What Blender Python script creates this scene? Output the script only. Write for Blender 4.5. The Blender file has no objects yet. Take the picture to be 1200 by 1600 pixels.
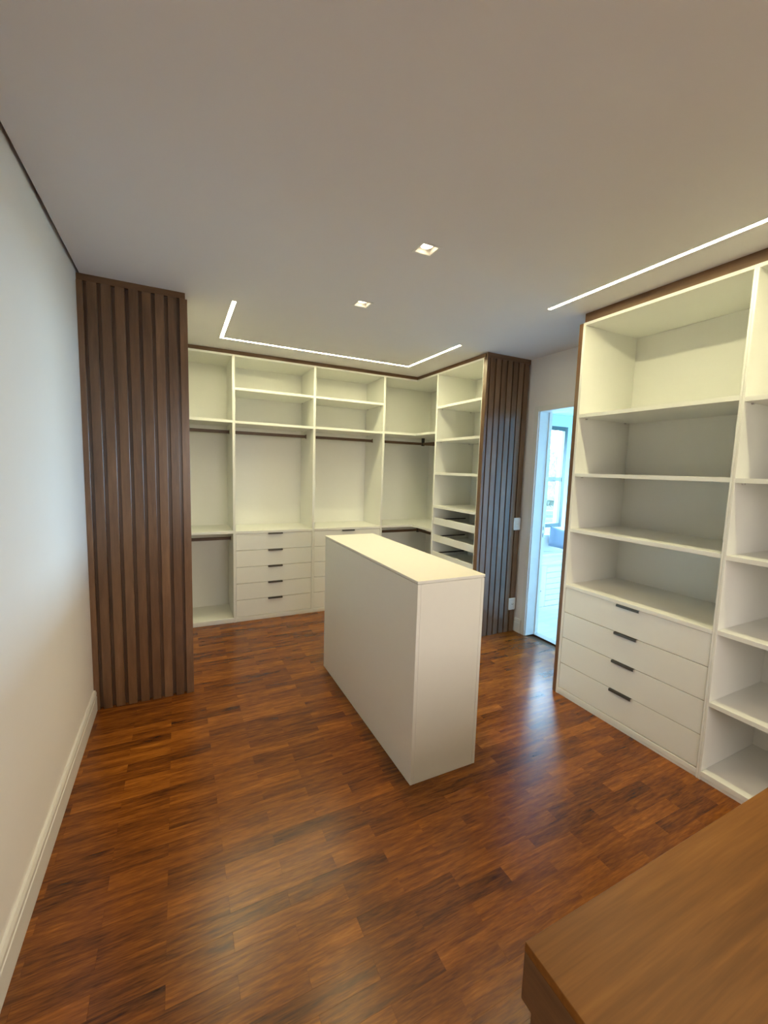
import bpy, bmesh, math, random
from mathutils import Matrix, Vector
random.seed(7)
C = bpy.context.scene.collection
SC = bpy.context.scene

# ------------------------------------------------------------------ camera
CAM_POS = Vector((0.49222, 0.0, 1.55705))
cam = bpy.data.cameras.new('camera')
cam.sensor_fit = 'HORIZONTAL'; cam.sensor_width = 36.0
cam.lens = 651.26 * 36.0 / 1200.0
cam.clip_start = 0.02; cam.clip_end = 200
camo = bpy.data.objects.new('camera', cam); C.objects.link(camo)
FW = Vector((0.44239339, 0.8907952, -0.1037882)); RT = Vector((0.89662209, -0.44176127, 0.03026231)); UP = Vector((0.01889208, 0.10644664, 0.99413892))
m = Matrix.Identity(4)
for i in range(3):
    m[i][0] = RT[i]; m[i][1] = UP[i]; m[i][2] = -FW[i]; m[i][3] = CAM_POS[i]
camo.matrix_world = m
SC.camera = camo

# ------------------------------------------------------------------ world, exposure
W = bpy.data.worlds.new('sky'); SC.world = W; W.use_nodes = True
bg = W.node_tree.nodes['Background']
bg.inputs['Color'].default_value = (0.45, 0.74, 1.0, 1); bg.inputs['Strength'].default_value = 40.0
vs = SC.view_settings
SC.display_settings.display_device = 'sRGB'
vs.view_transform = 'Standard'; vs.look = 'None'; vs.gamma = 1.0; vs.use_curve_mapping = False
vs.exposure = 0.47
LED_STRENGTH = 80.0; LED_COLOR = (0.98, 0.90, 0.52)
SPOT_POWER = 25.0; SPOT_COLOR = (1.0, 0.70, 0.33)

# daylight enters through one seen window and two added ones; the portals only guide the sampling of that sky
def portal(name, loc, direction, sx, sy):
    l = bpy.data.lights.new(name, 'AREA'); l.shape = 'RECTANGLE'; l.size = sx; l.size_y = sy
    l.cycles.is_portal = True
    o = bpy.data.objects.new(name, l); C.objects.link(o); o.location = loc
    o.rotation_euler = Vector(direction).to_track_quat('-Z', 'Y').to_euler()
    return o

# ------------------------------------------------------------------ dimensions (metres)
H = 2.6
YS, XS = 2.9798, 0.5541            # left slatted panel: face and right edge
YB = 4.2014                        # front of the back run
D1, D2, D3 = 0.975, 1.757, 2.5465  # centre lines of its dividers
ZT = 2.565                         # top of the white carcasses
XR, YW, YQ = 2.9526, 3.779, 3.04   # right wing: front, divider, near end
YP = 2.9863                        # face of the right slats
XD = 3.4617                        # right wall
YBW = 4.70                         # back wall
XK, YK, YKD = 2.8941, 1.984, 1.066 # right bookcase: front, far end, divider
YF = -2.2                          # wall behind the camera
XO = 3.617                         # other face of the right wall
X2, Y2A, Y2B, H2 = 7.2, 0.9, 4.2, 2.365   # the room beyond the door

# ------------------------------------------------------------------ helpers
def box(bm, x0, x1, y0, y1, z0, z1, bev=0.0):
    if x0 > x1: x0, x1 = x1, x0
    if y0 > y1: y0, y1 = y1, y0
    if z0 > z1: z0, z1 = z1, z0
    v = [bm.verts.new(p) for p in ((x0,y0,z0),(x1,y0,z0),(x1,y1,z0),(x0,y1,z0),(x0,y0,z1),(x1,y0,z1),(x1,y1,z1),(x0,y1,z1))]
    fs = [bm.faces.new([v[i] for i in q]) for q in ((3,2,1,0),(4,5,6,7),(0,1,5,4),(1,2,6,5),(2,3,7,6),(3,0,4,7))]
    if bev > 0:
        es = list({e for f in fs for e in f.edges})
        bmesh.ops.bevel(bm, geom=es, offset=bev, segments=1, affect='EDGES', profile=0.5)
    return bm

def prism(bm, pts, z0, z1):
    lo = [bm.verts.new((x, y, z0)) for x, y in pts]; hi = [bm.verts.new((x, y, z1)) for x, y in pts]
    n = len(pts)
    bm.faces.new(list(reversed(lo))); bm.faces.new(hi)
    for i in range(n):
        j = (i + 1) % n
        bm.faces.new((lo[i], lo[j], hi[j], hi[i]))
    return bm

def obj(name, bm, mat, parent=None, smooth=False):
    bmesh.ops.recalc_face_normals(bm, faces=bm.faces)
    me = bpy.data.meshes.new(name); bm.to_mesh(me); bm.free()
    if smooth:
        for p in me.polygons: p.use_smooth = True
    me.materials.append(mat)
    o = bpy.data.objects.new(name, me); C.objects.link(o)
    if parent is not None:
        o.parent = parent; o.matrix_parent_inverse = Matrix.Translation(-Vector(parent_world(parent)))
    return o

def parent_world(p):
    return Vector(p.location) if p.type == 'EMPTY' else Vector((0, 0, 0))   # mesh parts already sit at the world origin

def b1(name, mat, parent, *a, bev=0.0):
    return obj(name, box(bmesh.new(), *a, bev=bev), mat, parent)

def tag(o, label, cat, group=None):
    o['label'] = label; o['category'] = cat
    if group: o['group'] = group
    return o

def thing(name, label, cat, loc, group=None):
    o = bpy.data.objects.new(name, None); C.objects.link(o); o.location = loc; o.empty_display_size = 0.05
    return tag(o, label, cat, group)

def struct(o, label=None):
    o['kind'] = 'structure'
    if label: o['label'] = label
    return o

# ------------------------------------------------------------------ materials
def new_mat(name):
    m = bpy.data.materials.new(name); m.use_nodes = True
    nt = m.node_tree; b = nt.nodes['Principled BSDF']
    return m, nt, b

def plain(name, col, rough=0.5, metal=0.0, spec=0.5, noise=0.0, scale=60.0, bump=0.0):
    m, nt, b = new_mat(name)
    b.inputs['Base Color'].default_value = (*col, 1); b.inputs['Roughness'].default_value = rough
    b.inputs['Metallic'].default_value = metal; b.inputs['Specular IOR Level'].default_value = spec
    if noise > 0 or bump > 0:
        tc = nt.nodes.new('ShaderNodeNewGeometry')
        n = nt.nodes.new('ShaderNodeTexNoise'); n.inputs['Scale'].default_value = scale; n.inputs['Detail'].default_value = 4
        nt.links.new(tc.outputs['Position'], n.inputs['Vector'])
        if noise > 0:
            r = nt.nodes.new('ShaderNodeMapRange'); r.inputs['To Min'].default_value = 1 - noise; r.inputs['To Max'].default_value = 1 + noise
            nt.links.new(n.outputs['Fac'], r.inputs['Value'])
            mx = nt.nodes.new('ShaderNodeVectorMath'); mx.operation = 'SCALE'; mx.inputs[0].default_value = col
            nt.links.new(r.outputs['Result'], mx.inputs['Scale']); nt.links.new(mx.outputs['Vector'], b.inputs['Base Color'])
        if bump > 0:
            bp = nt.nodes.new('ShaderNodeBump'); bp.inputs['Strength'].default_value = bump; bp.inputs['Distance'].default_value = 0.001
            nt.links.new(n.outputs['Fac'], bp.inputs['Height']); nt.links.new(bp.outputs['Normal'], b.inputs['Normal'])
    return m

def wood(name, ramp, axis, rough=0.35, src='object', vary=1.0, fine=1.0, ior=1.5, grain_mix=0.55, streak=0.35, stretch=0.10):
    """board wood: every board takes its own tone (random per object or per island), grain runs along `axis`"""
    m, nt, b = new_mat(name)
    N, L = nt.nodes.new, nt.links.new
    geo = N('ShaderNodeNewGeometry')
    if src == 'object':
        oi = N('ShaderNodeObjectInfo'); rnd = oi.outputs['Random']
    else:
        rnd = geo.outputs['Random Per Island']
    mp = N('ShaderNodeMapping'); L(geo.outputs['Position'], mp.inputs['Vector'])
    s = [1.0, 1.0, 1.0]; s['xyz'.index(axis)] = stretch
    mp.inputs['Scale'].default_value = s
    wv = N('ShaderNodeMath'); wv.operation = 'MULTIPLY'; wv.inputs[1].default_value = 137.0; L(rnd, wv.inputs[0])
    def noise(scale, detail, dist=0.0):
        n = N('ShaderNodeTexNoise'); n.noise_dimensions = '4D'
        n.inputs['Scale'].default_value = scale; n.inputs['Detail'].default_value = detail; n.inputs['Distortion'].default_value = dist
        L(mp.outputs['Vector'], n.inputs['Vector']); L(wv.outputs[0], n.inputs['W'])
        return n.outputs['Fac']
    big = noise(14 * fine, 3, 1.2); fin = noise(150 * fine, 3, 0.4); mid = noise(45 * fine, 4, 0.8)
    def mul(a, k):
        x = N('ShaderNodeMath'); x.operation = 'MULTIPLY'; x.inputs[1].default_value = k; L(a, x.inputs[0]); return x.outputs[0]
    def add(a, c):
        x = N('ShaderNodeMath'); x.operation = 'ADD'; L(a, x.inputs[0]); L(c, x.inputs[1]); return x.outputs[0]
    def addk(a, k):
        x = N('ShaderNodeMath'); x.operation = 'ADD'; L(a, x.inputs[0]); x.inputs[1].default_value = k; return x.outputs[0]
    tone = mul(addk(rnd, -0.5), vary)
    g = add(add(mul(addk(big, -0.5), grain_mix * 1.7), mul(addk(mid, -0.5), streak * 1.6)), mul(addk(fin, -0.5), streak * 1.2))
    f = addk(add(tone, g), 0.5)
    cr = N('ShaderNodeValToRGB'); L(f, cr.inputs['Fac'])
    el = cr.color_ramp.elements
    while len(el) > 2: el.remove(el[-1])
    el[0].position, el[0].color = ramp[0][0], (*ramp[0][1], 1)
    el[1].position, el[1].color = ramp[-1][0], (*ramp[-1][1], 1)
    for p, c in ramp[1:-1]:
        e = el.new(p); e.color = (*c, 1)
    L(cr.outputs['Color'], b.inputs['Base Color'])
    b.inputs['Roughness'].default_value = rough
    b.inputs['IOR'].default_value = ior
    bp = N('ShaderNodeBump'); bp.inputs['Strength'].default_value = 0.12; bp.inputs['Distance'].default_value = 0.0006
    L(fin, bp.inputs['Height']); L(bp.outputs['Normal'], b.inputs['Normal'])
    return m

def emit(name, col, strength):
    m = bpy.data.materials.new(name); m.use_nodes = True; nt = m.node_tree
    nt.nodes.remove(nt.nodes['Principled BSDF'])
    e = nt.nodes.new('ShaderNodeEmission'); e.inputs['Color'].default_value = (*col, 1); e.inputs['Strength'].default_value = strength
    nt.links.new(e.outputs[0], nt.nodes['Material Output'].inputs['Surface'])
    return m

def glass(name, tint=(0.94, 0.97, 0.97)):
    m = bpy.data.materials.new(name); m.use_nodes = True; nt = m.node_tree
    nt.nodes.remove(nt.nodes['Principled BSDF'])
    t = nt.nodes.new('ShaderNodeBsdfTransparent'); t.inputs['Color'].default_value = (*tint, 1)
    g = nt.nodes.new('ShaderNodeBsdfGlossy'); g.inputs['Roughness'].default_value = 0.02
    fr = nt.nodes.new('ShaderNodeFresnel'); fr.inputs['IOR'].default_value = 1.45
    mx = nt.nodes.new('ShaderNodeMixShader')
    ge = nt.nodes.new('ShaderNodeNewGeometry'); k = nt.nodes.new('ShaderNodeMath'); k.operation = 'SUBTRACT'; k.inputs[0].default_value = 1.0
    nt.links.new(ge.outputs['Backfacing'], k.inputs[1])
    q = nt.nodes.new('ShaderNodeMath'); q.operation = 'MULTIPLY'; nt.links.new(fr.outputs[0], q.inputs[0]); nt.links.new(k.outputs[0], q.inputs[1])
    nt.links.new(q.outputs[0], mx.inputs[0]); nt.links.new(t.outputs[0], mx.inputs[1]); nt.links.new(g.outputs[0], mx.inputs[2])
    nt.links.new(mx.outputs[0], nt.nodes['Material Output'].inputs['Surface'])
    return m

PARQ = [(0, (0.0342, 0.0084, 0.0009)), (0.25, (0.1035, 0.0280, 0.0024)), (0.5, (0.1935, 0.0560, 0.0045)), (0.75, (0.2880, 0.0910, 0.0078)), (1, (0.4140, 0.1505, 0.0156))]
WALN = [(0.0, (0.055, 0.027, 0.012)), (0.4, (0.135, 0.068, 0.031)), (0.65, (0.175, 0.092, 0.043)), (1.0, (0.26, 0.145, 0.075))]
OAK = [(0, (0.0970, 0.0340, 0.0050)), (0.35, (0.1746, 0.0663, 0.0110)), (0.62, (0.2425, 0.0952, 0.0165)), (1, (0.3492, 0.1487, 0.0303))]
M = {
    'white': plain('white_melamine', (0.85, 0.855, 0.80), 0.38, noise=0.012, scale=25),
    'paint': plain('wall_paint', (0.88, 0.86, 0.865), 0.75, noise=0.012, scale=8, bump=0.05),
    'ceil': plain('ceiling_paint', (0.785, 0.77, 0.80), 0.85, noise=0.01, scale=6),
    'bluecast': plain('blue_daylight_cast_paint', (0.50, 0.66, 0.74), 0.75),  # blue cast of the daylight put into the far-room wall colour
    'trimw': plain('white_lacquer', (0.82, 0.82, 0.81), 0.35),
    'parq': wood('parquet_wood', PARQ, 'x', rough=0.27, src='object', vary=0.36, fine=1.6, ior=1.48, streak=0.55),
    'parq_far': wood('parquet_wood_joined', PARQ, 'x', rough=0.27, src='island', vary=0.36, fine=1.6, ior=1.48, streak=0.55),
    'subfloor': plain('subfloor', (0.10, 0.05, 0.02), 0.7, noise=0.1, scale=20),
    'waln': wood('walnut_slat', WALN, 'z', rough=0.28, vary=0.35, fine=0.9, ior=1.6),
    'walnx': wood('walnut_board', WALN, 'x', rough=0.4, vary=0.2),
    'walny': wood('walnut_board_y', WALN, 'y', rough=0.4, vary=0.2),
    'oak': wood('warm_oak_top', OAK, 'x', rough=0.42, vary=0.0, fine=1.0, grain_mix=0.5, streak=0.42, stretch=0.045, ior=1.35),
    'rail': plain('brown_rail', (0.11, 0.058, 0.026), 0.4, noise=0.1, scale=40),
    'handle': plain('dark_handle', (0.12, 0.11, 0.095), 0.4, metal=0.7),
    'black': plain('black_runner', (0.015, 0.015, 0.016), 0.45),
    'plate': plain('white_plate', (0.85, 0.86, 0.86), 0.3),
    'frame': plain('dark_window_frame', (0.035, 0.075, 0.085), 0.4),
    'chrome': plain('brushed_metal', (0.6, 0.58, 0.55), 0.3, metal=1.0),
    'cove': plain('shadow_gap', (0.25, 0.25, 0.25), 0.8),
    'refl': plain('lamp_reflector', (0.85, 0.82, 0.75), 0.3),
    'cushion': plain('blue_grey_cloth', (0.22, 0.27, 0.36), 0.9, noise=0.1, scale=120, bump=0.2),
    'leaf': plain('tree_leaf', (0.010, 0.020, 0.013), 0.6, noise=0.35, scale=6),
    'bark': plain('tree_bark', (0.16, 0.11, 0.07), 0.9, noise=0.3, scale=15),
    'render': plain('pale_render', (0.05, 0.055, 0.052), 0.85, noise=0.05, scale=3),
    'ground': plain('ground_outside', (0.15, 0.16, 0.12), 0.9, noise=0.2, scale=2),
    'tile': wood('pale_boards', [(0.0, (0.42, 0.42, 0.42)), (1.0, (0.62, 0.62, 0.61))], 'x', rough=0.35, src='island', vary=0.4),
    'led': emit('led_diffuser', LED_COLOR, LED_STRENGTH),
    'lens': emit('lamp_lens', (1.0, 0.85, 0.6), 5.0),
    'glass': glass('window_glass'), 'fillglass': glass('fill_tint_glass', (0.60, 0.44, 0.36)),  # second glass: tint added to turn the blue sky fill neutral
}

# ------------------------------------------------------------------ setting: shell
bm = bmesh.new()                                         # ceiling; stops 17 mm short of the left wall (shadow gap)
# openings for the light lines are cut by building the ceiling as a grid of boxes round them
LU = (0.842, 2.632, 2.970, 3.848)                        # U line: x of legs, y of leg ends, y of the bar
LW = 0.012                                               # half width of a line
LR = (2.645, -0.6, 2.047)
DL = [(1.575, 1.810), (1.575, 2.580)]; DH = 0.045        # downlights: centres, half opening
def ceiling_grid(bm, holes, x0, x1, y0, y1, z0, z1):
    xs = sorted({x0, x1, *[v for h in holes for v in h[:2]]}); ys = sorted({y0, y1, *[v for h in holes for v in h[2:]]})
    grid = {}
    def vert(x, y, z):
        k = (round(x, 5), round(y, 5), z)
        if k not in grid: grid[k] = bm.verts.new((x, y, z))
        return grid[k]
    cell = {}
    for i in range(len(xs) - 1):
        for j in range(len(ys) - 1):
            cx, cy = (xs[i] + xs[i+1]) / 2, (ys[j] + ys[j+1]) / 2
            cell[i, j] = not any(h[0] < cx < h[1] and h[2] < cy < h[3] for h in holes)
    for (i, j), solid in cell.items():
        if not solid: continue
        a, b, c, d = (xs[i], ys[j]), (xs[i+1], ys[j]), (xs[i+1], ys[j+1]), (xs[i], ys[j+1])
        bm.faces.new([vert(*p, z0) for p in (d, c, b, a)]); bm.faces.new([vert(*p, z1) for p in (a, b, c, d)])
        for di, dj, p, q in ((-1,0,a,d),(1,0,c,b),(0,-1,b,a),(0,1,d,c)):
            if not cell.get((i+di, j+dj), False):
                bm.faces.new((vert(*p, z0), vert(*q, z0), vert(*q, z1), vert(*p, z1)))
holes = [(LU[0]-LW, LU[0]+LW, LU[2], LU[3]+LW), (LU[0]+LW, LU[1]-LW, LU[3]-LW, LU[3]+LW), (LU[1]-LW, LU[1]+LW, LU[2], LU[3]+LW),
         (LR[0]-LW, LR[0]+LW, LR[1], LR[2])] + [(x-DH, x+DH, y-DH, y+DH) for x, y in DL]
ceiling_grid(bm, holes, 0.017, XD, YF, YBW, H, H + 0.03)
ceil = struct(obj('ceiling', bm, M['ceil']))
b1('slab', M['cove'], ceil, -0.15, XO, YF - 0.15, YBW + 0.15, H + 0.12, H + 0.2)

struct(b1('wall_left', M['paint'], None, -0.15, 0.0, YF, YBW, 0.0, H + 0.12))
struct(b1('wall_back', M['paint'], None, -0.15, XO, YBW, YBW + 0.15, 0.0, H + 0.12))
DOOR = (2.065, 2.857, 2.150)                             # door opening y0, y1, head
bm = bmesh.new()
def wall_x(bm, x0, x1, y0, y1, z0, z1, hs):
    """wall slab in a plane of constant x with rectangular openings (y0,y1,z0,z1)"""
    ys = sorted({y0, y1, *[v for h in hs for v in h[:2]]}); zs = sorted({z0, z1, *[v for h in hs for v in h[2:]]})
    for j in range(len(ys) - 1):
        for k in range(len(zs) - 1):
            cy, cz = (ys[j] + ys[j+1]) / 2, (zs[k] + zs[k+1]) / 2
            if not any(h[0] < cy < h[1] and h[2] < cz < h[3] for h in hs):
                box(bm, x0, x1, ys[j], ys[j+1], zs[k], zs[k+1])
    bmesh.ops.remove_doubles(bm, verts=bm.verts, dist=1e-5)
    seen = {}
    for f in list(bm.faces):
        seen.setdefault(tuple(sorted(v.index for v in f.verts)), []).append(f)
    bm.verts.index_update()
    seen = {}
    for f in bm.faces: seen.setdefault(frozenset(v.index for v in f.verts), []).append(f)
    bmesh.ops.delete(bm, geom=[f for fs in seen.values() if len(fs) > 1 for f in fs], context='FACES')
def wall_y(bm, y0, y1, x0, x1, z0, z1, hs):
    wall_x(bm, y0, y1, x0, x1, z0, z1, hs)
    for v in bm.verts: v.co.x, v.co.y = v.co.y, v.co.x
wall_x(bm, XD, XO, YF, YBW, 0.0, H + 0.12, [(DOOR[0], DOOR[1], 0.0, DOOR[2])])
struct(obj('wall_right', bm, M['paint']))

FILL_WIN4 = (0.70, 2.60, 0.75, 2.35)                              # unseen window added behind the camera for fill light: x0, x1, z0, z1
bm = bmesh.new(); wall_y(bm, YF - 0.15, YF, -0.15, XO, 0.0, H + 0.12, [FILL_WIN4]); struct(obj('wall_front', bm, M['paint']))
# baseboards: moulded profile swept along the left wall
def baseboard(name, prof, axis, a, b, base, sgn, mat):
    bm = bmesh.new()
    ends = []
    for t in (a, b):
        ends.append([bm.verts.new((base + sgn * d, t, z) if axis == 'y' else (t, base + sgn * d, z)) for d, z in prof])
    n = len(prof)
    for i in range(n):
        bm.faces.new((ends[0][i], ends[0][(i+1) % n], ends[1][(i+1) % n], ends[1][i]))
    bm.faces.new(ends[0]); bm.faces.new(list(reversed(ends[1])))
    return struct(obj(name, bm, mat))
PROF = [(0.0, 0.0), (0.016, 0.0), (0.016, 0.094), (0.013, 0.097), (0.013, 0.101), (0.015, 0.104), (0.015, 0.120), (0.009, 0.134), (0.0, 0.134)]
baseboard('baseboard_left', PROF, 'y', YF, YS - 0.001, 0.0, 1, M['trimw'])
baseboard('baseboard_right', PROF, 'y', 2.906, YP + 0.018, XD, -1, M['trimw'])
baseboard('baseboard_front', PROF, 'x', 0.017, XD - 0.001, YF, 1, M['trimw'])

# ------------------------------------------------------------------ floor: strip parquet, boards 393 x 65 mm, joints staggered by half
PL, PW = 0.3935, 0.0655
floor = struct(b1('floor', M['subfloor'], None, -0.15, XO, YF - 0.15, YBW + 0.15, -0.12, -0.014))
def project(x, y, z):
    d = Vector((x, y, z)) - CAM_POS; D = d.dot(FW)
    if D < 0.05: return None
    return 600 + 651.26 * d.dot(RT) / D, 800 - 651.26 * d.dot(UP) / D
boards = []
k0 = math.floor((YF - 1.644) / PW); k1 = math.ceil((YBW - 1.644) / PW)
for k in range(k0, k1 + 1):
    y0, y1 = 1.644 + k * PW, 1.644 + (k + 1) * PW
    y0, y1 = max(y0, YF), min(y1, YBW)
    if y1 - y0 < 0.004: continue
    off = 0.235 if k % 2 == 0 else 0.431
    n = -2
    while True:
        x0, x1 = off + n * PL, off + (n + 1) * PL
        n += 1
        if x0 > XD: break
        x0, x1 = max(x0, 0.0), min(x1, XD)
        if x1 - x0 < 0.004: continue
        cx, cy = (x0 + x1) / 2, (y0 + y1) / 2
        area = 0.0
        hidden = (1.4935 < cx < 1.8901 and 1.6343 < cy < 3.0029) or (cy > YB + 0.03) or (cx > XK + 0.03 and cy < YK) or (cx < XS and cy > YS + 0.02) or (cx > XR and cy > YP + 0.02) \
            or (cy < 0.45 and cx > 1.03) or (1.9 < cx < 2.35 and 2.55 < cy < 3.7)
        q = [project(px, py, 0) for px, py in ((x0, y0), (x1, y0), (x1, y1), (x0, y1))]
        if not hidden and all(q):
            inside = any(0 <= a <= 1200 and 0 <= b <= 1600 for a, b in q)
            if inside:
                area = abs(sum(q[i][0] * q[(i+1) % 4][1] - q[(i+1) % 4][0] * q[i][1] for i in range(4))) / 2
        boards.append((area, x0, x1, y0, y1))
boards.sort(key=lambda t: -t[0])
G = 0.00012
cache = {}
def board_box(bm, x0, x1, y0, y1, dz):
    v = [bm.verts.new(p) for p in ((x0+G,y0+G,-0.014),(x1-G,y0+G,-0.014),(x1-G,y1-G,-0.014),(x0+G,y1-G,-0.014),(x0+G,y0+G,-0.00008+dz),(x1-G,y0+G,-0.00008+dz),(x1-G,y1-G,-0.00008+dz),(x0+G,y1-G,-0.00008+dz),
         (x0+G+.00012,y0+G+.00012,dz),(x1-G-.00012,y0+G+.00012,dz),(x1-G-.00012,y1-G-.00012,dz),(x0+G+.00012,y1-G-.00012,dz))]
    for q in ((8,9,10,11),(0,1,5,4),(1,2,6,5),(2,3,7,6),(3,0,4,7),(4,5,9,8),(5,6,10,9),(6,7,11,10),(7,4,8,11)):
        bm.faces.new([v[i] for i in q])
for area, x0, x1, y0, y1 in boards[:300]:
    key = (round(x1 - x0, 4), round(y1 - y0, 4))
    if key not in cache:
        bm = bmesh.new(); board_box(bm, -key[0]/2, key[0]/2, -key[1]/2, key[1]/2, 0.0)
        me = bpy.data.meshes.new('plank'); bm.to_mesh(me); bm.free(); me.materials.append(M['parq']); cache[key] = me
    o = bpy.data.objects.new('plank', cache[key]); C.objects.link(o); o.parent = floor
    o.location = ((x0 + x1) / 2, (y0 + y1) / 2, -random.random() * 0.0001)
bm = bmesh.new()
for area, x0, x1, y0, y1 in boards[300:]:
    board_box(bm, x0, x1, y0, y1, -random.random() * 0.0001)
po = obj('distant_planks', bm, M['parq_far'], floor); po['kind'] = 'stuff'

# ------------------------------------------------------------------ door opening
door = bpy.data.objects.new('door_1', None); C.objects.link(door); door.location = (XD, 2.46, 0); struct(door, 'white lacquered door frame standing open to the bright room beyond')
y0, y1, zh = DOOR
CW = 0.047
bm = bmesh.new()                                          # casing on the closet side, and the same on the far side
for xa, xb in ((XD - 0.014, XD - 0.0002), (XO + 0.0002, XO + 0.014)):
    box(bm, xa, xb, y1 - 0.004, y1 + CW - 0.004, 0, zh + CW - 0.036, bev=0.001)
    box(bm, xa, xb, y0 - CW + 0.03, y0 + 0.004, 0, zh + CW - 0.036, bev=0.001)
    box(bm, xa, xb, y0 + 0.005, y1 - 0.005, zh - 0.036, zh + CW - 0.036, bev=0.001)
obj('casing', bm, M['trimw'], door)
bm = bmesh.new()
T = 0.012
box(bm, XD, XO, y1 - T, y1, 0, zh); box(bm, XD, XO, y0, y0 + T, 0, zh); box(bm, XD, XO, y0 + T, y1 - T, zh - 0.036, zh)
box(bm, XO - 0.045, XO - 0.033, y1 - T - 0.010, y1 - T, 0, zh - 0.036)        # stop
box(bm, XO - 0.045, XO - 0.033, y0 + T, y0 + T + 0.010, 0, zh - 0.036)
obj('jamb', bm, M['trimw'], door)
for z in (1.038, 0.972):
    sp = b1('strike_plate', M['chrome'], door, XO - 0.031, XO - 0.012, y1 - T - 0.0015, y1 - T, z - 0.026, z + 0.026)
    b1('strike_hole', M['black'], sp, XO - 0.028, XO - 0.016, y1 - T - 0.0022, y1 - T - 0.0016, z - 0.016, z + 0.016)
b1('threshold', plain('threshold_stone', (0.42, 0.42, 0.42), 0.4), door, XD + 0.10, XO + 0.01, y0 + T, y1 - T, 0.0002, 0.004)

# ------------------------------------------------------------------ windows
def window(name, plane, at, a0, a1, z0, z1, depth_sign, rail_z=None, label=None, mullion=None, pane='glass'):
    w = bpy.data.objects.new(name, None); C.objects.link(w); struct(w, label)
    w.location = (at, (a0 + a1) / 2, z0) if plane == 'x' else ((a0 + a1) / 2, at, z0)
    FWD = 0.055
    def bx(bm, c0, c1, d0, d1, e0, e1):
        d0, d1 = at + depth_sign * d0, at + depth_sign * d1
        if plane == 'x': box(bm, d0, d1, c0, c1, e0, e1, bev=0.002)
        else: box(bm, c0, c1, d0, d1, e0, e1, bev=0.002)
    bm = bmesh.new()
    bx(bm, a0, a0 + FWD, 0, 0.05, z0, z1); bx(bm, a1 - FWD, a1, 0, 0.05, z0, z1)
    bx(bm, a0 + FWD, a1 - FWD, 0, 0.05, z1 - FWD, z1); bx(bm, a0 + FWD, a1 - FWD, 0, 0.05, z0, z0 + FWD)
    obj('window_frame', bm, M['frame'], w)
    if mullion:
        bm = bmesh.new(); bx(bm, mullion - 0.028, mullion + 0.028, 0.002, 0.048, z0 + FWD, z1 - FWD)
        obj('mullion', bm, M['frame'], w)
    cols = [(a0 + FWD, a1 - FWD)] if not mullion else [(a0 + FWD, mullion - 0.028), (mullion + 0.028, a1 - FWD)]
    for c0, c1 in cols:
        spans = [(z0 + FWD, z1 - FWD)]
        if rail_z:
            bm = bmesh.new(); bx(bm, c0, c1, 0.004, 0.046, rail_z - 0.028, rail_z + 0.028); obj('window_rail', bm, M['frame'], w)
            spans = [(z0 + FWD, rail_z - 0.028), (rail_z + 0.028, z1 - FWD)]
        for e0, e1 in spans:
            bm = bmesh.new(); bx(bm, c0, c1, 0.022, 0.026, e0, e1); obj('pane', bm, M[pane], w)
    return w
window('fill_window_2', 'y', YF - 0.06, FILL_WIN4[0], FILL_WIN4[1], FILL_WIN4[2], FILL_WIN4[3], -1, label='unseen dark framed window added behind the photographer for fill light', mullion=(FILL_WIN4[0] + FILL_WIN4[1]) / 2, pane='fillglass')
portal('portal_fill_front', ((FILL_WIN4[0]+FILL_WIN4[1])/2, YF - 0.17, (FILL_WIN4[2]+FILL_WIN4[3])/2), (0, 1, 0), FILL_WIN4[1]-FILL_WIN4[0], FILL_WIN4[3]-FILL_WIN4[2])

# ------------------------------------------------------------------ the room beyond the door
WIN1 = (4.25, 5.43, 0.80, 2.21); FILL_WIN3 = (1.75, 3.45, 0.75, 2.12)  # the second opening is out of view, added to brighten this room
YFB = Y2B + 0.15
bm = bmesh.new(); wall_y(bm, Y2B, YFB, XO, X2, 0.0, H2 + 0.1, [WIN1]); struct(obj('wall_beyond_back', bm, M['bluecast']))
bm = bmesh.new(); wall_x(bm, X2, X2 + 0.2, Y2A, YFB, 0.0, H2 + 0.1, [FILL_WIN3]); struct(obj('wall_beyond_right', bm, M['bluecast']))
struct(b1('wall_beyond_front', M['bluecast'], None, XO, X2 + 0.2, Y2A - 0.15, Y2A, 0.0, H2 + 0.1))
struct(b1('ceiling_beyond', M['bluecast'], None, XO, X2 + 0.2, Y2A - 0.15, YFB, H2 + 0.1, H2 + 0.2))
struct(b1('trim_4', M['bluecast'], None, XO, X2, Y2A, Y2B, H2, H2 + 0.1), 'lowered ceiling of the bright room beyond the door')
fb = struct(b1('floor_beyond', M['subfloor'], None, XO, X2 + 0.2, Y2A - 0.15, YFB, -0.12, -0.012))
bm = bmesh.new()
yy = Y2A
r = 0
while yy < Y2B:
    xx = XO - (r % 3) * 0.3
    while xx < X2:
        a, b = max(xx, XO), min(xx + 0.9, X2)
        if b - a > 0.02: box(bm, a + 0.0008, b - 0.0008, yy + 0.0008, min(yy + 0.12, Y2B) - 0.0008, -0.012, -random.random() * 0.0004)
        xx += 0.9
    yy += 0.12; r += 1
o = obj('floor_boards', bm, M['tile'], fb); o['kind'] = 'stuff'; o['label'] = 'pale greyish floor boards beyond the doorway'
window('window_1', 'y', Y2B + 0.0, WIN1[0], WIN1[1], WIN1[2], WIN1[3], 1, rail_z=1.48, label='dark framed sash window seen through the doorway', mullion=4.72)
window('fill_window_3', 'x', X2 + 0.0, FILL_WIN3[0], FILL_WIN3[1], FILL_WIN3[2], FILL_WIN3[3], 1, rail_z=None, label='unseen wide window added to brighten the room beyond', mullion=2.55)
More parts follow.
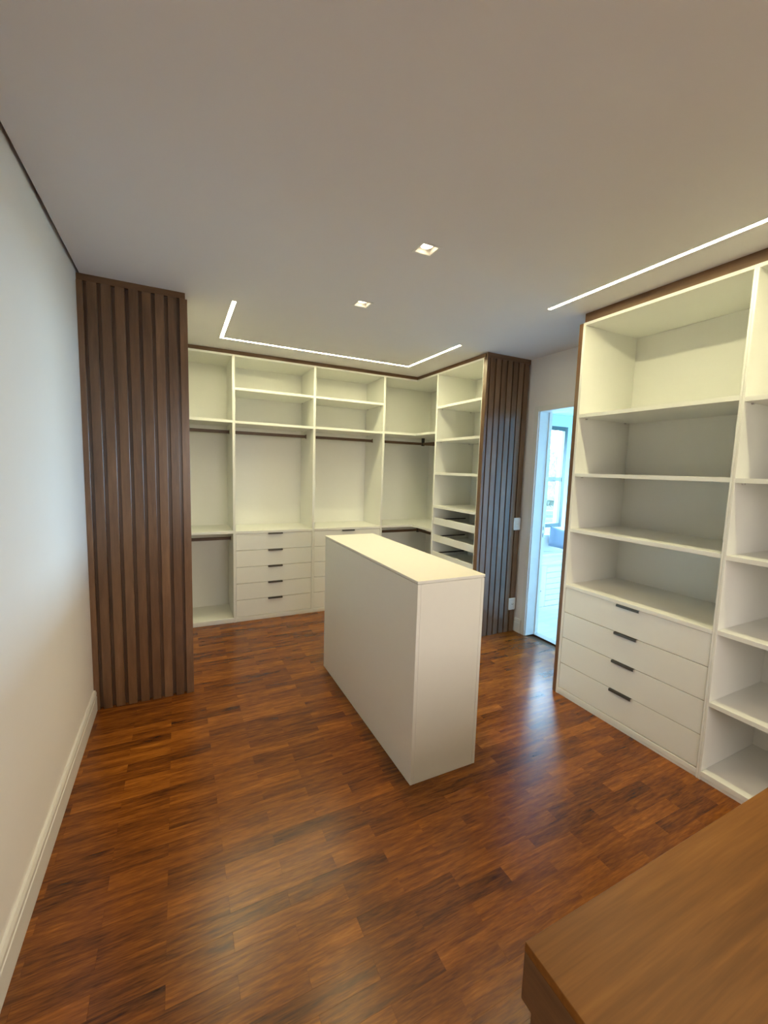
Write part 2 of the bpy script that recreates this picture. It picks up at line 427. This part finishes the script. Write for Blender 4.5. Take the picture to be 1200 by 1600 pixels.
portal('portal_window_far', ((WIN1[0]+WIN1[1])/2, YFB + 0.02, (WIN1[2]+WIN1[3])/2), (0, -1, 0), WIN1[1]-WIN1[0], WIN1[3]-WIN1[2])
portal('portal_fill_side', (X2 + 0.22, (FILL_WIN3[0]+FILL_WIN3[1])/2, (FILL_WIN3[2]+FILL_WIN3[3])/2), (-1, 0, 0), FILL_WIN3[1]-FILL_WIN3[0], FILL_WIN3[3]-FILL_WIN3[2])

# ------------------------------------------------------------------ trims: walnut cornice above the white cabinets
bm = bmesh.new()
ZC0, ZC1 = ZT + 0.0005, H - 0.0003
CR = 0.006
box(bm, XS - CR - 0.02, XS - CR, YS + 0.05, YB + CR, ZC0, ZC1)
box(bm, XS - CR - 0.02, XR + CR + 0.02, YB + CR, YB + CR + 0.02, ZC0, ZC1)
box(bm, XR + CR, XR + CR + 0.02, YP + 0.05, YB + CR, ZC0, ZC1)
struct(obj('trim_1', bm, M['walnx']), 'narrow walnut cornice closing the gap above the fitted wardrobe')
bm = bmesh.new()
box(bm, XK + 0.006, XK + 0.026, 0.16, YK - 0.006, 2.5425, ZC1); box(bm, XK + 0.026, XD - 0.001, YK - 0.026, YK - 0.006, 2.5425, ZC1)
struct(obj('trim_2', bm, M['walny']), 'walnut cornice between the bookcase and the ceiling')

# ------------------------------------------------------------------ cabinets
TH = 0.018
class Unit:
    """cabinet built in its own axes: u along the front, v into the depth, z up"""
    def __init__(self, name, label, cat, kind, front, group=None):
        self.kind, self.front = kind, front
        self.root = None; self.name, self.label, self.cat, self.group = name, label, cat, group
    def start(self, u, v=0.0):
        x, y = self.map(u, v)
        self.root = thing(self.name, self.label, self.cat, (x, y, 0), self.group)
        return self
    def map(self, u, v):
        if self.kind == 'back': return u, self.front + v
        if self.kind == 'right': return self.front + v, u
        return self.front - v, u
    def part(self, name, u0, u1, v0, v1, z0, z1, mat=None, parent=None, bev=0.0008):
        (xa, ya), (xb, yb) = self.map(u0, v0), self.map(u1, v1)
        return b1(name, mat or M['white'], parent or self.root, xa, xb, ya, yb, z0, z1, bev=bev)

def rail(unit, u0, u1, v, z, parent=None):
    r = unit.part('hanging_rail', u0, u1, v - 0.008, v + 0.008, z - 0.015, z + 0.015, M['rail'], parent, bev=0.005)
    for a, b in ((u0, u0 + 0.004), (u1 - 0.004, u1)):
        unit.part('rail_socket', a, b, v - 0.013, v + 0.013, z - 0.020, z + 0.022, M['rail'], r, bev=0.001)
    return r

def drawers(unit, u0, u1, zs, hc, hw):
    for zt, zb in zip(zs[:-1], zs[1:]):
        d = unit.part('drawer', u0 + 0.002, u1 - 0.002, 0.003, 0.021, zb + 0.002, zt - 0.002)
        # bent edge pull hooked over the drawer's top edge
        bm = bmesh.new()
        (xa, ya), (xb, yb) = unit.map(hc - hw / 2, -0.009), unit.map(hc + hw / 2, -0.006)
        box(bm, xa, xb, ya, yb, zt - 0.015, zt - 0.0015)
        (xa, ya), (xb, yb) = unit.map(hc - hw / 2, -0.006), unit.map(hc + hw / 2, 0.016)
        box(bm, xa, xb, ya, yb, zt - 0.0019, zt - 0.0003)
        obj('handle', bm, M['handle'], d)

PIN = None
def pins(unit, u0, u1, v0, v1, z, parent):
    global PIN
    for u, s in ((u0, 1), (u1, -1)):
        for v in (v0, v1):
            (xa, ya), (xb, yb) = unit.map(u, v - 0.006), unit.map(u + s * 0.012, v + 0.006)
            if PIN is None:
                bm = box(bmesh.new(), -.006, .006, -.006, .006, -.008, -0.0003, bev=0.001)
                PIN = bpy.data.meshes.new('shelf_pin'); bm.to_mesh(PIN); bm.free(); PIN.materials.append(M['chrome'])
            o = bpy.data.objects.new('shelf_pin', PIN); C.objects.link(o); o.parent = parent
            o.location = ((xa + xb) / 2, (ya + yb) / 2, z)

DEP = 0.472
ZB, ZW = 0.045, 0.908                                    # top of the bottom board, top of the worktop
PLN = 0.020
def back_bay(u0, u1, label):
    un = Unit('wardrobe_unit', label, 'wardrobe', 'back', YB, 'drawer wardrobe bays of the back run').start((u0 + u1) / 2)
    a, b = u0 + 0.0125, u1 - 0.0125
    un.part('side_panel', u0 + 0.0003, a, 0, DEP + 0.018, 0, ZT); un.part('side_panel', b, u1 - 0.0003, 0, DEP + 0.018, 0, ZT)
    un.part('back_panel', a, b, DEP, DEP + 0.012, 0.02, ZT - TH)
    un.part('top_panel', a, b, 0, DEP + 0.018, ZT - TH, ZT)
    un.part('bottom_panel', a, b, 0, DEP, PLN, ZB); un.part('plinth', a, b, 0.004, 0.022, 0, PLN)
    for zt in (2.270, 1.9625):
        s = un.part('shelf', a, b, 0.002, DEP, zt - 0.024, zt)
        pins(un, a, b, 0.06, DEP - 0.06, zt - 0.024, s)
    un.part('worktop', a, b, -0.001, DEP, ZW - 0.024, ZW)
    rail(un, a, b, 0.27, 1.872)
    drawers(un, a, b, [0.884, 0.716, 0.550, 0.385, 0.219, 0.047], (u0 + u1) / 2, 0.146)
    return un
back_bay(D1, D2, 'white wardrobe bay whose five drawers are all in view')
back_bay(D2, D3, 'white wardrobe bay whose drawers are mostly hidden behind the island')

def corner_unit(side):
    """L-shaped corner: side = +1 right corner, -1 left corner (mirrored); built in right-hand coordinates"""
    mir = (lambda x: x) if side > 0 else (lambda x: XS - (x - XR))
    xin = D3 if side > 0 else XR + (XS - D1)              # divider in right-hand coordinates
    xend = XD - 0.004 if side > 0 else XR + XS - 0.004
    xb = xend - 0.014
    lab = 'white corner wardrobe with L-shaped shelves between drawer bay and tray unit' if side > 0 else 'white corner wardrobe with two brown rails beside the left slatted panel'
    root = thing('corner_wardrobe', lab, 'wardrobe', (mir(xin + 0.4), YB, 0))
    def p(name, x0, x1, y0, y1, z0, z1, mat=None, parent=None, bev=0.0008):
        return b1(name, mat or M['white'], parent or root, mir(x0), mir(x1), y0, y1, z0, z1, bev=bev)
    yb = YB + DEP
    p('side_panel', xin + 0.0003, xin + 0.0125, YB, yb + 0.018, 0, ZT)
    p('side_panel', XR, xend, YW + 0.0003, YW + 0.0125, 0, ZT)
    p('back_panel', xin + 0.0125, xb, yb, yb + 0.012, 0.02, ZT - TH)
    p('back_panel', xb, xb + 0.012, YW + 0.0125, yb + 0.012, 0.02, ZT - TH)
    def ell(name, z0, z1, inset=0.0):
        pts = [(xin + 0.0125, YB + inset), (XR + inset, YB + inset), (XR + inset, YW + 0.0125), (xb, YW + 0.0125), (xb, yb), (xin + 0.0125, yb)]
        return obj(name, prism(bmesh.new(), [(mir(x), y) for x, y in pts], z0, z1), M['white'], root)
    ell('top_panel', ZT - TH, ZT); ell('bottom_panel', PLN, ZB)
    ell('shelf', 1.942, 1.967, 0.002); ell('shelf', 0.888, 0.913, 0.002)
    p('plinth', xin + 0.0125, XR + 0.022, YB + 0.004, YB + 0.022, 0, PLN); p('plinth', XR + 0.004, XR + 0.022, YW + 0.0125, YB + 0.0035, 0, PLN)
    for z, ys in ((1.872, YB + 0.27), (0.812, YB + 0.20)):
        xv = XR + (ys - YB)
        r = p('hanging_rail', xin + 0.0125, xb, ys - 0.008, ys + 0.008, z - 0.015, z + 0.015, M['rail'], bev=0.005)
        p('rail_socket', xin + 0.0125, xin + 0.0165, ys - 0.013, ys + 0.013, z - 0.02, z + 0.022, M['rail'], r)
        p('hanging_rail', xv - 0.008, xv + 0.008, YW + 0.0125, ys - 0.0085, z - 0.015, z + 0.015, M['rail'], bev=0.005)
        p('rail_bracket', xv - 0.015, xv + 0.015, ys - 0.0135, ys + 0.0135, z - 0.024, (1.942 if z > 1 else 0.888) - 0.0005, M['black'], r)
    return root
corner_unit(1); corner_unit(-1)

# right wing: open shelves above pull-out trays
un = Unit('shelf_tower', 'white open shelf tower with pull-out trays beside the narrow-slatted end panel', 'wardrobe', 'right', XR).start((YQ + YW) / 2)
a, b = YQ + 0.018, YW - 0.0125
DW = XD - 0.004 - 0.014 - XR
un.part('side_panel', YQ, a, 0, DW + 0.012, 0, ZT); un.part('side_panel', b, YW - 0.0003, 0, DW + 0.012, 0, ZT)
un.part('back_panel', a, b, DW, DW + 0.012, 0.02, ZT - TH); un.part('top_panel', a, b, 0, DW, ZT - TH, ZT)
un.part('bottom_panel', a, b, 0, DW, PLN, ZB); un.part('plinth', a, b, 0.004, 0.022, 0, PLN)
for zt in (2.222, 1.880, 1.533, 1.180):
    s = un.part('shelf', a, b, 0.002, DW, zt - 0.025, zt); pins(un, a, b, 0.06, DW - 0.06, zt - 0.025, s)
for zt in (1.052, 0.868, 0.684, 0.500):
    t = un.part('tray', a + 0.013, b - 0.013, 0.022, DW - 0.05, zt - 0.074, zt - 0.062)
    un.part('tray_front', a + 0.003, b - 0.003, 0.004, 0.022, zt - 0.072, zt, parent=t)
    for u0, u1 in ((a + 0.013, a + 0.025), (b - 0.025, b - 0.013)):
        un.part('tray_side', u0, u1, 0.022, DW - 0.05, zt - 0.062, zt - 0.03, parent=t)
    un.part('tray_runner', b - 0.0125, b - 0.0005, 0.05, DW - 0.06, zt - 0.034, zt - 0.020, M['black'], t)
    un.part('tray_runner', a + 0.0005, a + 0.0125, 0.05, DW - 0.06, zt - 0.034, zt - 0.020, M['black'], t)
un.part('shelf', a, b, 0.002, DW, 0.36, 0.385)

# left wing: mirror of the right one, behind the left slatted panel
un = Unit('shelf_tower', 'white open shelf tower behind the wide-slatted end panel at the left wall', 'wardrobe', 'left', XS).start((YQ + YW) / 2)
DL2 = XS - 0.004 - 0.014
un.part('side_panel', YQ, a, 0, DL2 + 0.012, 0, ZT); un.part('side_panel', b, YW - 0.0003, 0, DL2 + 0.012, 0, ZT)
un.part('back_panel', a, b, DL2, DL2 + 0.012, 0.02, ZT - TH); un.part('top_panel', a, b, 0, DL2, ZT - TH, ZT)
un.part('bottom_panel', a, b, 0, DL2, PLN, ZB); un.part('plinth', a, b, 0.004, 0.022, 0, PLN)
for zt in (2.222, 1.880, 1.533, 1.180, 0.82, 0.44):
    un.part('shelf', a, b, 0.002, DL2, zt - 0.025, zt)

# right bookcase: two units side by side
KD = 0.532
KT = 2.5415
def book_unit(u0, u1, label, shelves, wt=None):
    un = Unit('bookcase', label, 'bookcase', 'right', XK).start((u0 + u1) / 2)
    e = 0.018 if u1 > 1.5 else 0.0105
    a, b = u0 + (0.0105 if u1 > 1.5 else 0.018), u1 - e
    un.part('side_panel', u0 + 0.0003, a, 0, KD + 0.014, 0, KT); un.part('side_panel', b, u1 - 0.0003, 0, KD + 0.014, 0, KT)
    un.part('back_panel', a, b, KD, KD + 0.012, 0.02, KT - TH); un.part('top_panel', a, b, 0, KD, KT - TH, KT)
    un.part('bottom_panel', a, b, 0, KD, PLN, 0.048); un.part('plinth', a, b, 0.004, 0.022, 0, PLN)
    for zt in shelves:
        s = un.part('shelf', a, b, 0.002, KD, zt - 0.023, zt)
        pins(un, a, b, 0.07, KD - 0.06, zt - 0.023, s)
    if wt:
        un.part('worktop', a, b, -0.001, KD, wt - 0.022, wt)
        drawers(un, a, b, [wt - 0.022, 0.600, 0.419, 0.233, 0.052], (u0 + u1) / 2 - 0.008, 0.140)
    return un
un = book_unit(YKD, YK, 'white bookcase with four wide drawers under three open shelves', (1.954, 1.564, 1.188), 0.798)
un.part('end_panel', YK, YK + 0.032, 0.004, KD + 0.032, 0, KT, M['waln'])
un.root.children[-1]['label'] = 'walnut end panel'
book_unit(0.16, YKD, 'white bookcase of open shelves only, cut by the right frame edge', (1.945, 1.562, 1.184, 0.804, 0.425))

# ------------------------------------------------------------------ slatted walnut end panels
def slat_panel(name, label, xs, face, xa, xb, top, crown):
    root = thing(name, label, 'slatted panel', ((xa + xb) / 2, face + 0.03, 0))
    b1('backing_board', M['waln'], root, xa, xb, face + 0.031, face + 0.048, 0, top + 0.002)
    for x0, x1 in xs:
        b1('slat', M['waln'], root, x0, x1, face, face + 0.0305, 0.0006, top, bev=0.0012)
    b1('top_board', M['walnx'], root, crown[0], crown[1], face + 0.010, face + 0.030, top + 0.0025, H - 0.0003)
    return root
P = 0.0681
xs = [(0.0008, 0.0305)] + [(0.0485 + P * i, 0.0485 + P * i + 0.0485) for i in range(7)] + [(0.5220, 0.5660)]
slat_panel('slatted_screen', 'dark walnut slatted end panel against the white left wall', xs, YS, 0.0008, 0.566, 2.5605, (0.0008, XS))
xs = [(2.9405, 2.968)] + [(2.9795 + 0.0667 * i, 2.9795 + 0.0667 * i + 0.0545) for i in range(7)]
slat_panel('slatted_screen', 'walnut slatted end panel beside the doorway, with a light switch on it', xs, YP, 2.9405, XD - 0.0005, 2.5555, (XR, XD - 0.0005))

# ------------------------------------------------------------------ switch and socket on the right slats
def plate(name, label, cat, xc, zc, wd, hg):
    root = thing(name, label, cat, (xc, YP, zc))
    b1('cover_plate', M['plate'], root, xc - wd/2, xc + wd/2, YP - 0.009, YP - 0.0004, zc - hg/2, zc + hg/2, bev=0.003)
    return root
r = plate('light_switch', 'white light switch at waist height on the walnut slats', 'switch', 3.3985, 1.068, 0.086, 0.118)
k = b1('rocker', M['plate'], r, 3.376, 3.421, YP - 0.0125, YP - 0.0092, 1.040, 1.096, bev=0.0015); k['label'] = 'white rocker'
b1('rocker_seam', M['cove'], r, 3.377, 3.420, YP - 0.0128, YP - 0.0126, 1.0674, 1.0686)
r = plate('wall_socket', 'white power socket low on the walnut slats near the floor', 'socket', 3.3985, 0.280, 0.088, 0.118)
k = b1('socket_insert', M['plate'], r, 3.376, 3.421, YP - 0.0115, YP - 0.0092, 0.256, 0.304, bev=0.0015)
bm = bmesh.new()
for dx, dz in ((-0.010, 0), (0, -0.004), (0.010, 0)):
    bmesh.ops.create_cone(bm, cap_ends=True, segments=12, radius1=0.0028, radius2=0.0028, depth=0.001, matrix=Matrix.Translation((3.3985 + dx, YP - 0.0119, 0.280 + dz)) @ Matrix.Rotation(math.pi/2, 4, 'X'))
obj('pin_hole', bm, M['black'], k)

# ------------------------------------------------------------------ island
IL, IR, IN, IF, IZ = 1.4935, 1.8901, 1.6343, 3.0029, 1.0359
root = thing('dressing_island', 'tall plain white island standing alone on the parquet', 'island', ((IL+IR)/2, (IN+IF)/2, 0))
t = 0.018
b1('long_panel', M['white'], root, IL, IL + t, IN, IF, 0.002, IZ - 0.017, bev=0.0012)
b1('long_panel', M['white'], root, IR - t, IR, IN, IF, 0.002, IZ - 0.017, bev=0.0012)
b1('end_panel', M['white'], root, IL + t + 0.0006, IR - t - 0.0006, IN + 0.0004, IN + t, 0.002, IZ - 0.017, bev=0.0008)
b1('end_panel', M['white'], root, IL + t + 0.0006, IR - t - 0.0006, IF - t, IF - 0.0004, 0.002, IZ - 0.017, bev=0.0008)
b1('base_frame', M['black'], root, IL + 0.006, IR - 0.006, IN + 0.006, IF - 0.006, 0.0003, 0.002)
b1('inner_top', M['white'], root, IL + 0.006, IR - 0.006, IN + 0.006, IF - 0.006, IZ - 0.0168, IZ - 0.0132)
b1('top_slab', M['white'], root, IL - 0.002, IR + 0.002, IN - 0.002, IF + 0.002, IZ - 0.013, IZ, bev=0.0012)

# ------------------------------------------------------------------ wooden dresser in the corner of the picture
DX, DY, DZ = 1.0167, 0.4563, 0.75
root = thing('wooden_dresser', 'warm brown wooden dresser with a thick top in front of the open bookcase', 'dresser', (1.6, 0.05, 0))
b1('top_slab', M['oak'], root, DX, 2.30, -0.42, DY, DZ - 0.018, DZ, bev=0.001)
bm = bmesh.new()
box(bm, DX + 0.0005, DX + 0.018, -0.42, DY - 0.0005, DZ - 0.112, DZ - 0.0185)
box(bm, DX + 0.018, 2.30, DY - 0.018, DY - 0.0005, DZ - 0.112, DZ - 0.0185)
box(bm, DX + 0.018, 2.30, -0.42, -0.402, DZ - 0.112, DZ - 0.0185)
obj('apron', bm, M['walny'], root)
b1('body', M['walny'], root, DX + 0.012, 2.29, -0.40, DY - 0.014, 0.002, DZ - 0.1125)
for i in range(3):
    d = b1('drawer', M['walnx'], root, DX + 0.03 + i * 0.42, DX + 0.43 + i * 0.42, DY - 0.0138, DY - 0.006, 0.06, 0.62, bev=0.001)
    b1('handle', M['handle'], d, DX + 0.17 + i * 0.42, DX + 0.29 + i * 0.42, DY - 0.0058, DY + 0.004, 0.600, 0.610)

# ------------------------------------------------------------------ lights in the ceiling
root = thing('led_light_line', 'U-shaped glowing light line recessed in the ceiling above the back wardrobes', 'light', ((LU[0]+LU[1])/2, LU[3], H))
e = 0.0008
pts_out = [(LU[0]-LW+e, LU[2]+e), (LU[0]+LW-e, LU[2]+e), (LU[0]+LW-e, LU[3]-LW+e), (LU[1]-LW+e, LU[3]-LW+e), (LU[1]-LW+e, LU[2]+e), (LU[1]+LW-e, LU[2]+e), (LU[1]+LW-e, LU[3]+LW-e), (LU[0]-LW+e, LU[3]+LW-e)]
obj('diffuser', prism(bmesh.new(), pts_out, H + 0.001, H + 0.006), M['led'], root)
obj('profile', prism(bmesh.new(), pts_out, H + 0.0062, H + 0.028), M['chrome'], root)
root = thing('led_light_line', 'straight glowing light line recessed in the ceiling along the bookcase', 'light', (LR[0], 1.0, H))
b1('diffuser', M['led'], root, LR[0]-LW+e, LR[0]+LW-e, LR[1]+e, LR[2]-e, H + 0.001, H + 0.006)
b1('profile', M['chrome'], root, LR[0]-LW+e, LR[0]+LW-e, LR[1]+e, LR[2]-e, H + 0.0062, H + 0.028)

def downlight(x, y, label):
    root = thing('downlight', label, 'light', (x, y, H), 'square recessed downlights')
    bm = bmesh.new()                                     # square frame flush with the ceiling
    o, i = 0.054, 0.041
    for x0, x1, y0, y1 in ((-o, o, -o, -i), (-o, o, i, o), (-o, -i, -i, i), (i, o, -i, i)):
        box(bm, x + x0, x + x1, y + y0, y + y1, H - 0.003, H - 0.0002, bev=0.0008)
    obj('frame', bm, M['trimw'], root)
    bm = bmesh.new()                                     # square well with a round lamp at its bottom
    w = 0.0415
    for x0, x1, y0, y1 in ((-w, w, -w, -w+.001), (-w, w, w-.001, w), (-w, -w+.001, -w, w), (w-.001, w, -w, w)):
        box(bm, x + x0, x + x1, y + y0, y + y1, H, H + 0.05)
    box(bm, x - w, x + w, y - w, y + w, H + 0.05, H + 0.052)
    obj('well', bm, M['refl'], root)
    bm = bmesh.new()
    bmesh.ops.create_cone(bm, cap_ends=True, segments=32, radius1=0.034, radius2=0.036, depth=0.03, matrix=Matrix.Translation((x, y, H + 0.034)))
    obj('lamp_ring', bm, M['refl'], root)
    bm = bmesh.new()
    bmesh.ops.create_cone(bm, cap_ends=True, segments=32, radius1=0.030, radius2=0.030, depth=0.003, matrix=Matrix.Translation((x, y, H + 0.0172)))
    obj('lens', bm, M['lens'], root)
    l = bpy.data.lights.new('downlight_lamp', 'SPOT'); l.energy = SPOT_POWER; l.color = SPOT_COLOR
    l.spot_size = math.radians(110); l.spot_blend = 1.0; l.shadow_soft_size = 0.02
    lo = bpy.data.objects.new('downlight_lamp', l); C.objects.link(lo); lo.parent = root; lo.location = (0, 0, -0.006)
downlight(*DL[0], 'square recessed downlight above the near end of the island, the larger in view')
downlight(*DL[1], 'square recessed downlight above the far end of the island, the smaller in view')

# ------------------------------------------------------------------ things in the room beyond
root = thing('slatted_bench', 'white bench cabinet with slatted front under the window beyond the door', 'bench', (5.0, 3.6, 0))
BX0, BX1 = 4.083, 5.6
b1('body', M['trimw'], root, BX0 + 0.002, BX1, 3.318, 3.72, 0.0, 0.53)
b1('plinth', M['trimw'], root, BX0, BX1, 3.302, 3.317, 0.0, 0.050)
for i in range(7):
    z = 0.054 + i * 0.065
    b1('slat', M['trimw'], root, BX0 + 0.12, BX1 - 0.03, 3.302, 3.3175, z, z + 0.060, bev=0.002)
b1('stile', M['trimw'], root, BX0, BX0 + 0.115, 3.302, 3.3175, 0.054, 0.53)
b1('ledge', M['trimw'], root, BX0, BX1, 3.296, 3.72, 0.533, 0.568, bev=0.003)
b1('recess', M['trimw'], root, BX0 + 0.01, BX1, 3.325, 3.72, 0.5685, 0.6275)
b1('seat_slab', M['trimw'], root, BX0, BX1, 3.300, 3.72, 0.628, 0.654, bev=0.003)
bk = b1('backrest', M['trimw'], root, BX0, BX1, 3.45, 3.49, 0.6545, 0.825, bev=0.003)
b1('backrest_cap', M['trimw'], bk, BX0 - 0.005, BX1, 3.44, 3.50, 0.8255, 0.850, bev=0.003)
bm = bmesh.new()
bmesh.ops.create_cone(bm, cap_ends=True, segments=16, radius1=0.009, radius2=0.009, depth=0.012, matrix=Matrix.Translation((BX0 + 0.03, 3.2955, 0.243)) @ Matrix.Rotation(math.pi/2, 4, 'X'))
obj('knob', bm, M['handle'], root)
# soft square cushion leaning on the backrest
bm = bmesh.new()
NG = 14
vv = {}
for side in (1, -1):
    for i in range(NG + 1):
        for j in range(NG + 1):
            u, v = i / NG * 2 - 1, j / NG * 2 - 1
            edge = max(abs(u), abs(v))
            if side < 0 and edge == 1: vv[side, i, j] = vv[1, i, j]; continue
            th = 0.045 * ((1 - u**4) * (1 - v**4)) ** 0.5
            pin = 1 - 0.05 * (1 - abs(u)) * (abs(v) > .8) - 0.05 * (1 - abs(v)) * (abs(u) > .8)
            vv[side, i, j] = bm.verts.new((u * 0.17 * pin, -side * th, v * 0.115 * pin))
    for i in range(NG):
        for j in range(NG):
            q = [vv[side, i, j], vv[side, i+1, j], vv[side, i+1, j+1], vv[side, i, j+1]]
            bm.faces.new(q if side > 0 else q[::-1])
bmesh.ops.transform(bm, matrix=Matrix.Translation((4.453, 3.37, 0.810)) @ Matrix.Rotation(math.radians(-10), 4, 'X') @ Matrix.Rotation(math.radians(14), 4, 'Y'), verts=bm.verts)
tag(obj('throw_cushion', bm, M['cushion'], None, smooth=True), 'blue-grey throw cushion tipped against the white bench back', 'cushion')

# ------------------------------------------------------------------ outside the window
struct(b1('ground_outside', M['ground'], None, -60, 60, -60, 60, -3.3, -3.2))
root = thing('neighbour_house', 'pale house with a balcony rail outside the far window', 'building', (17, 16, -3.2))
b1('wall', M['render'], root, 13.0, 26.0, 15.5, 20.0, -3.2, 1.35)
b1('roof', M['render'], root, 12.8, 26.2, 15.3, 20.2, 1.355, 1.5)
for i in range(4):
    w = b1('window', M['frame'], root, 14.5 + i * 2.6, 15.9 + i * 2.6, 15.44, 15.499, -0.6, 0.6)
    b1('pane', M['black'], w, 14.56 + i * 2.6, 15.84 + i * 2.6, 15.42, 15.439, -0.54, 0.54)
for z in (0.15, -0.25, -0.65):
    b1('balcony_rail', M['frame'], root, 13.2, 26.0, 14.42, 14.46, z, z + 0.045)
for i in range(9):
    b1('balcony_post', M['frame'], root, 13.25 + i * 1.5, 13.31 + i * 1.5, 14.40, 14.419, -1.0, 0.2)
b1('balcony_floor', M['render'], root, 13.0, 26.0, 14.3, 15.495, -1.2, -1.0)
def tree(x, y, base, height, radius, label, seed):
    rg = random.Random(seed)
    root = thing('garden_tree', label, 'tree', (x, y, base))
    bm = bmesh.new()
    bmesh.ops.create_cone(bm, cap_ends=True, segments=10, radius1=0.14, radius2=0.05, depth=height * 0.8, matrix=Matrix.Translation((x, y, base + height * 0.4)))
    for k in range(6):
        a = rg.random() * 6.28
        d = Vector((math.cos(a) * .6, math.sin(a) * .6, .8)).normalized()
        L = radius * .9
        mt = Matrix.Translation(Vector((x, y, base + height * (.5 + .05 * k))) + d * L / 2) @ d.to_track_quat('Z', 'Y').to_matrix().to_4x4()
        bmesh.ops.create_cone(bm, cap_ends=True, segments=6, radius1=0.05, radius2=0.015, depth=L, matrix=mt)
    obj('trunk', bm, M['bark'], root)
    bm = bmesh.new()
    for k in range(4000):
        v = Vector((rg.gauss(0, 1), rg.gauss(0, 1), rg.gauss(0, 1))).normalized() * radius * rg.random() ** 0.4
        c = Vector((x, y, base + height - radius)) + Vector((v.x, v.y, v.z * 0.85))
        n = Vector((rg.gauss(0, 1), rg.gauss(0, 1), rg.gauss(0, 1))).normalized(); t = n.orthogonal().normalized(); s = n.cross(t)
        r = 0.07 + rg.random() * 0.07
        bm.faces.new([bm.verts.new(c + p) for p in (t * r * 1.6, s * r * .6, -t * r * 1.6, -s * r * .6)])
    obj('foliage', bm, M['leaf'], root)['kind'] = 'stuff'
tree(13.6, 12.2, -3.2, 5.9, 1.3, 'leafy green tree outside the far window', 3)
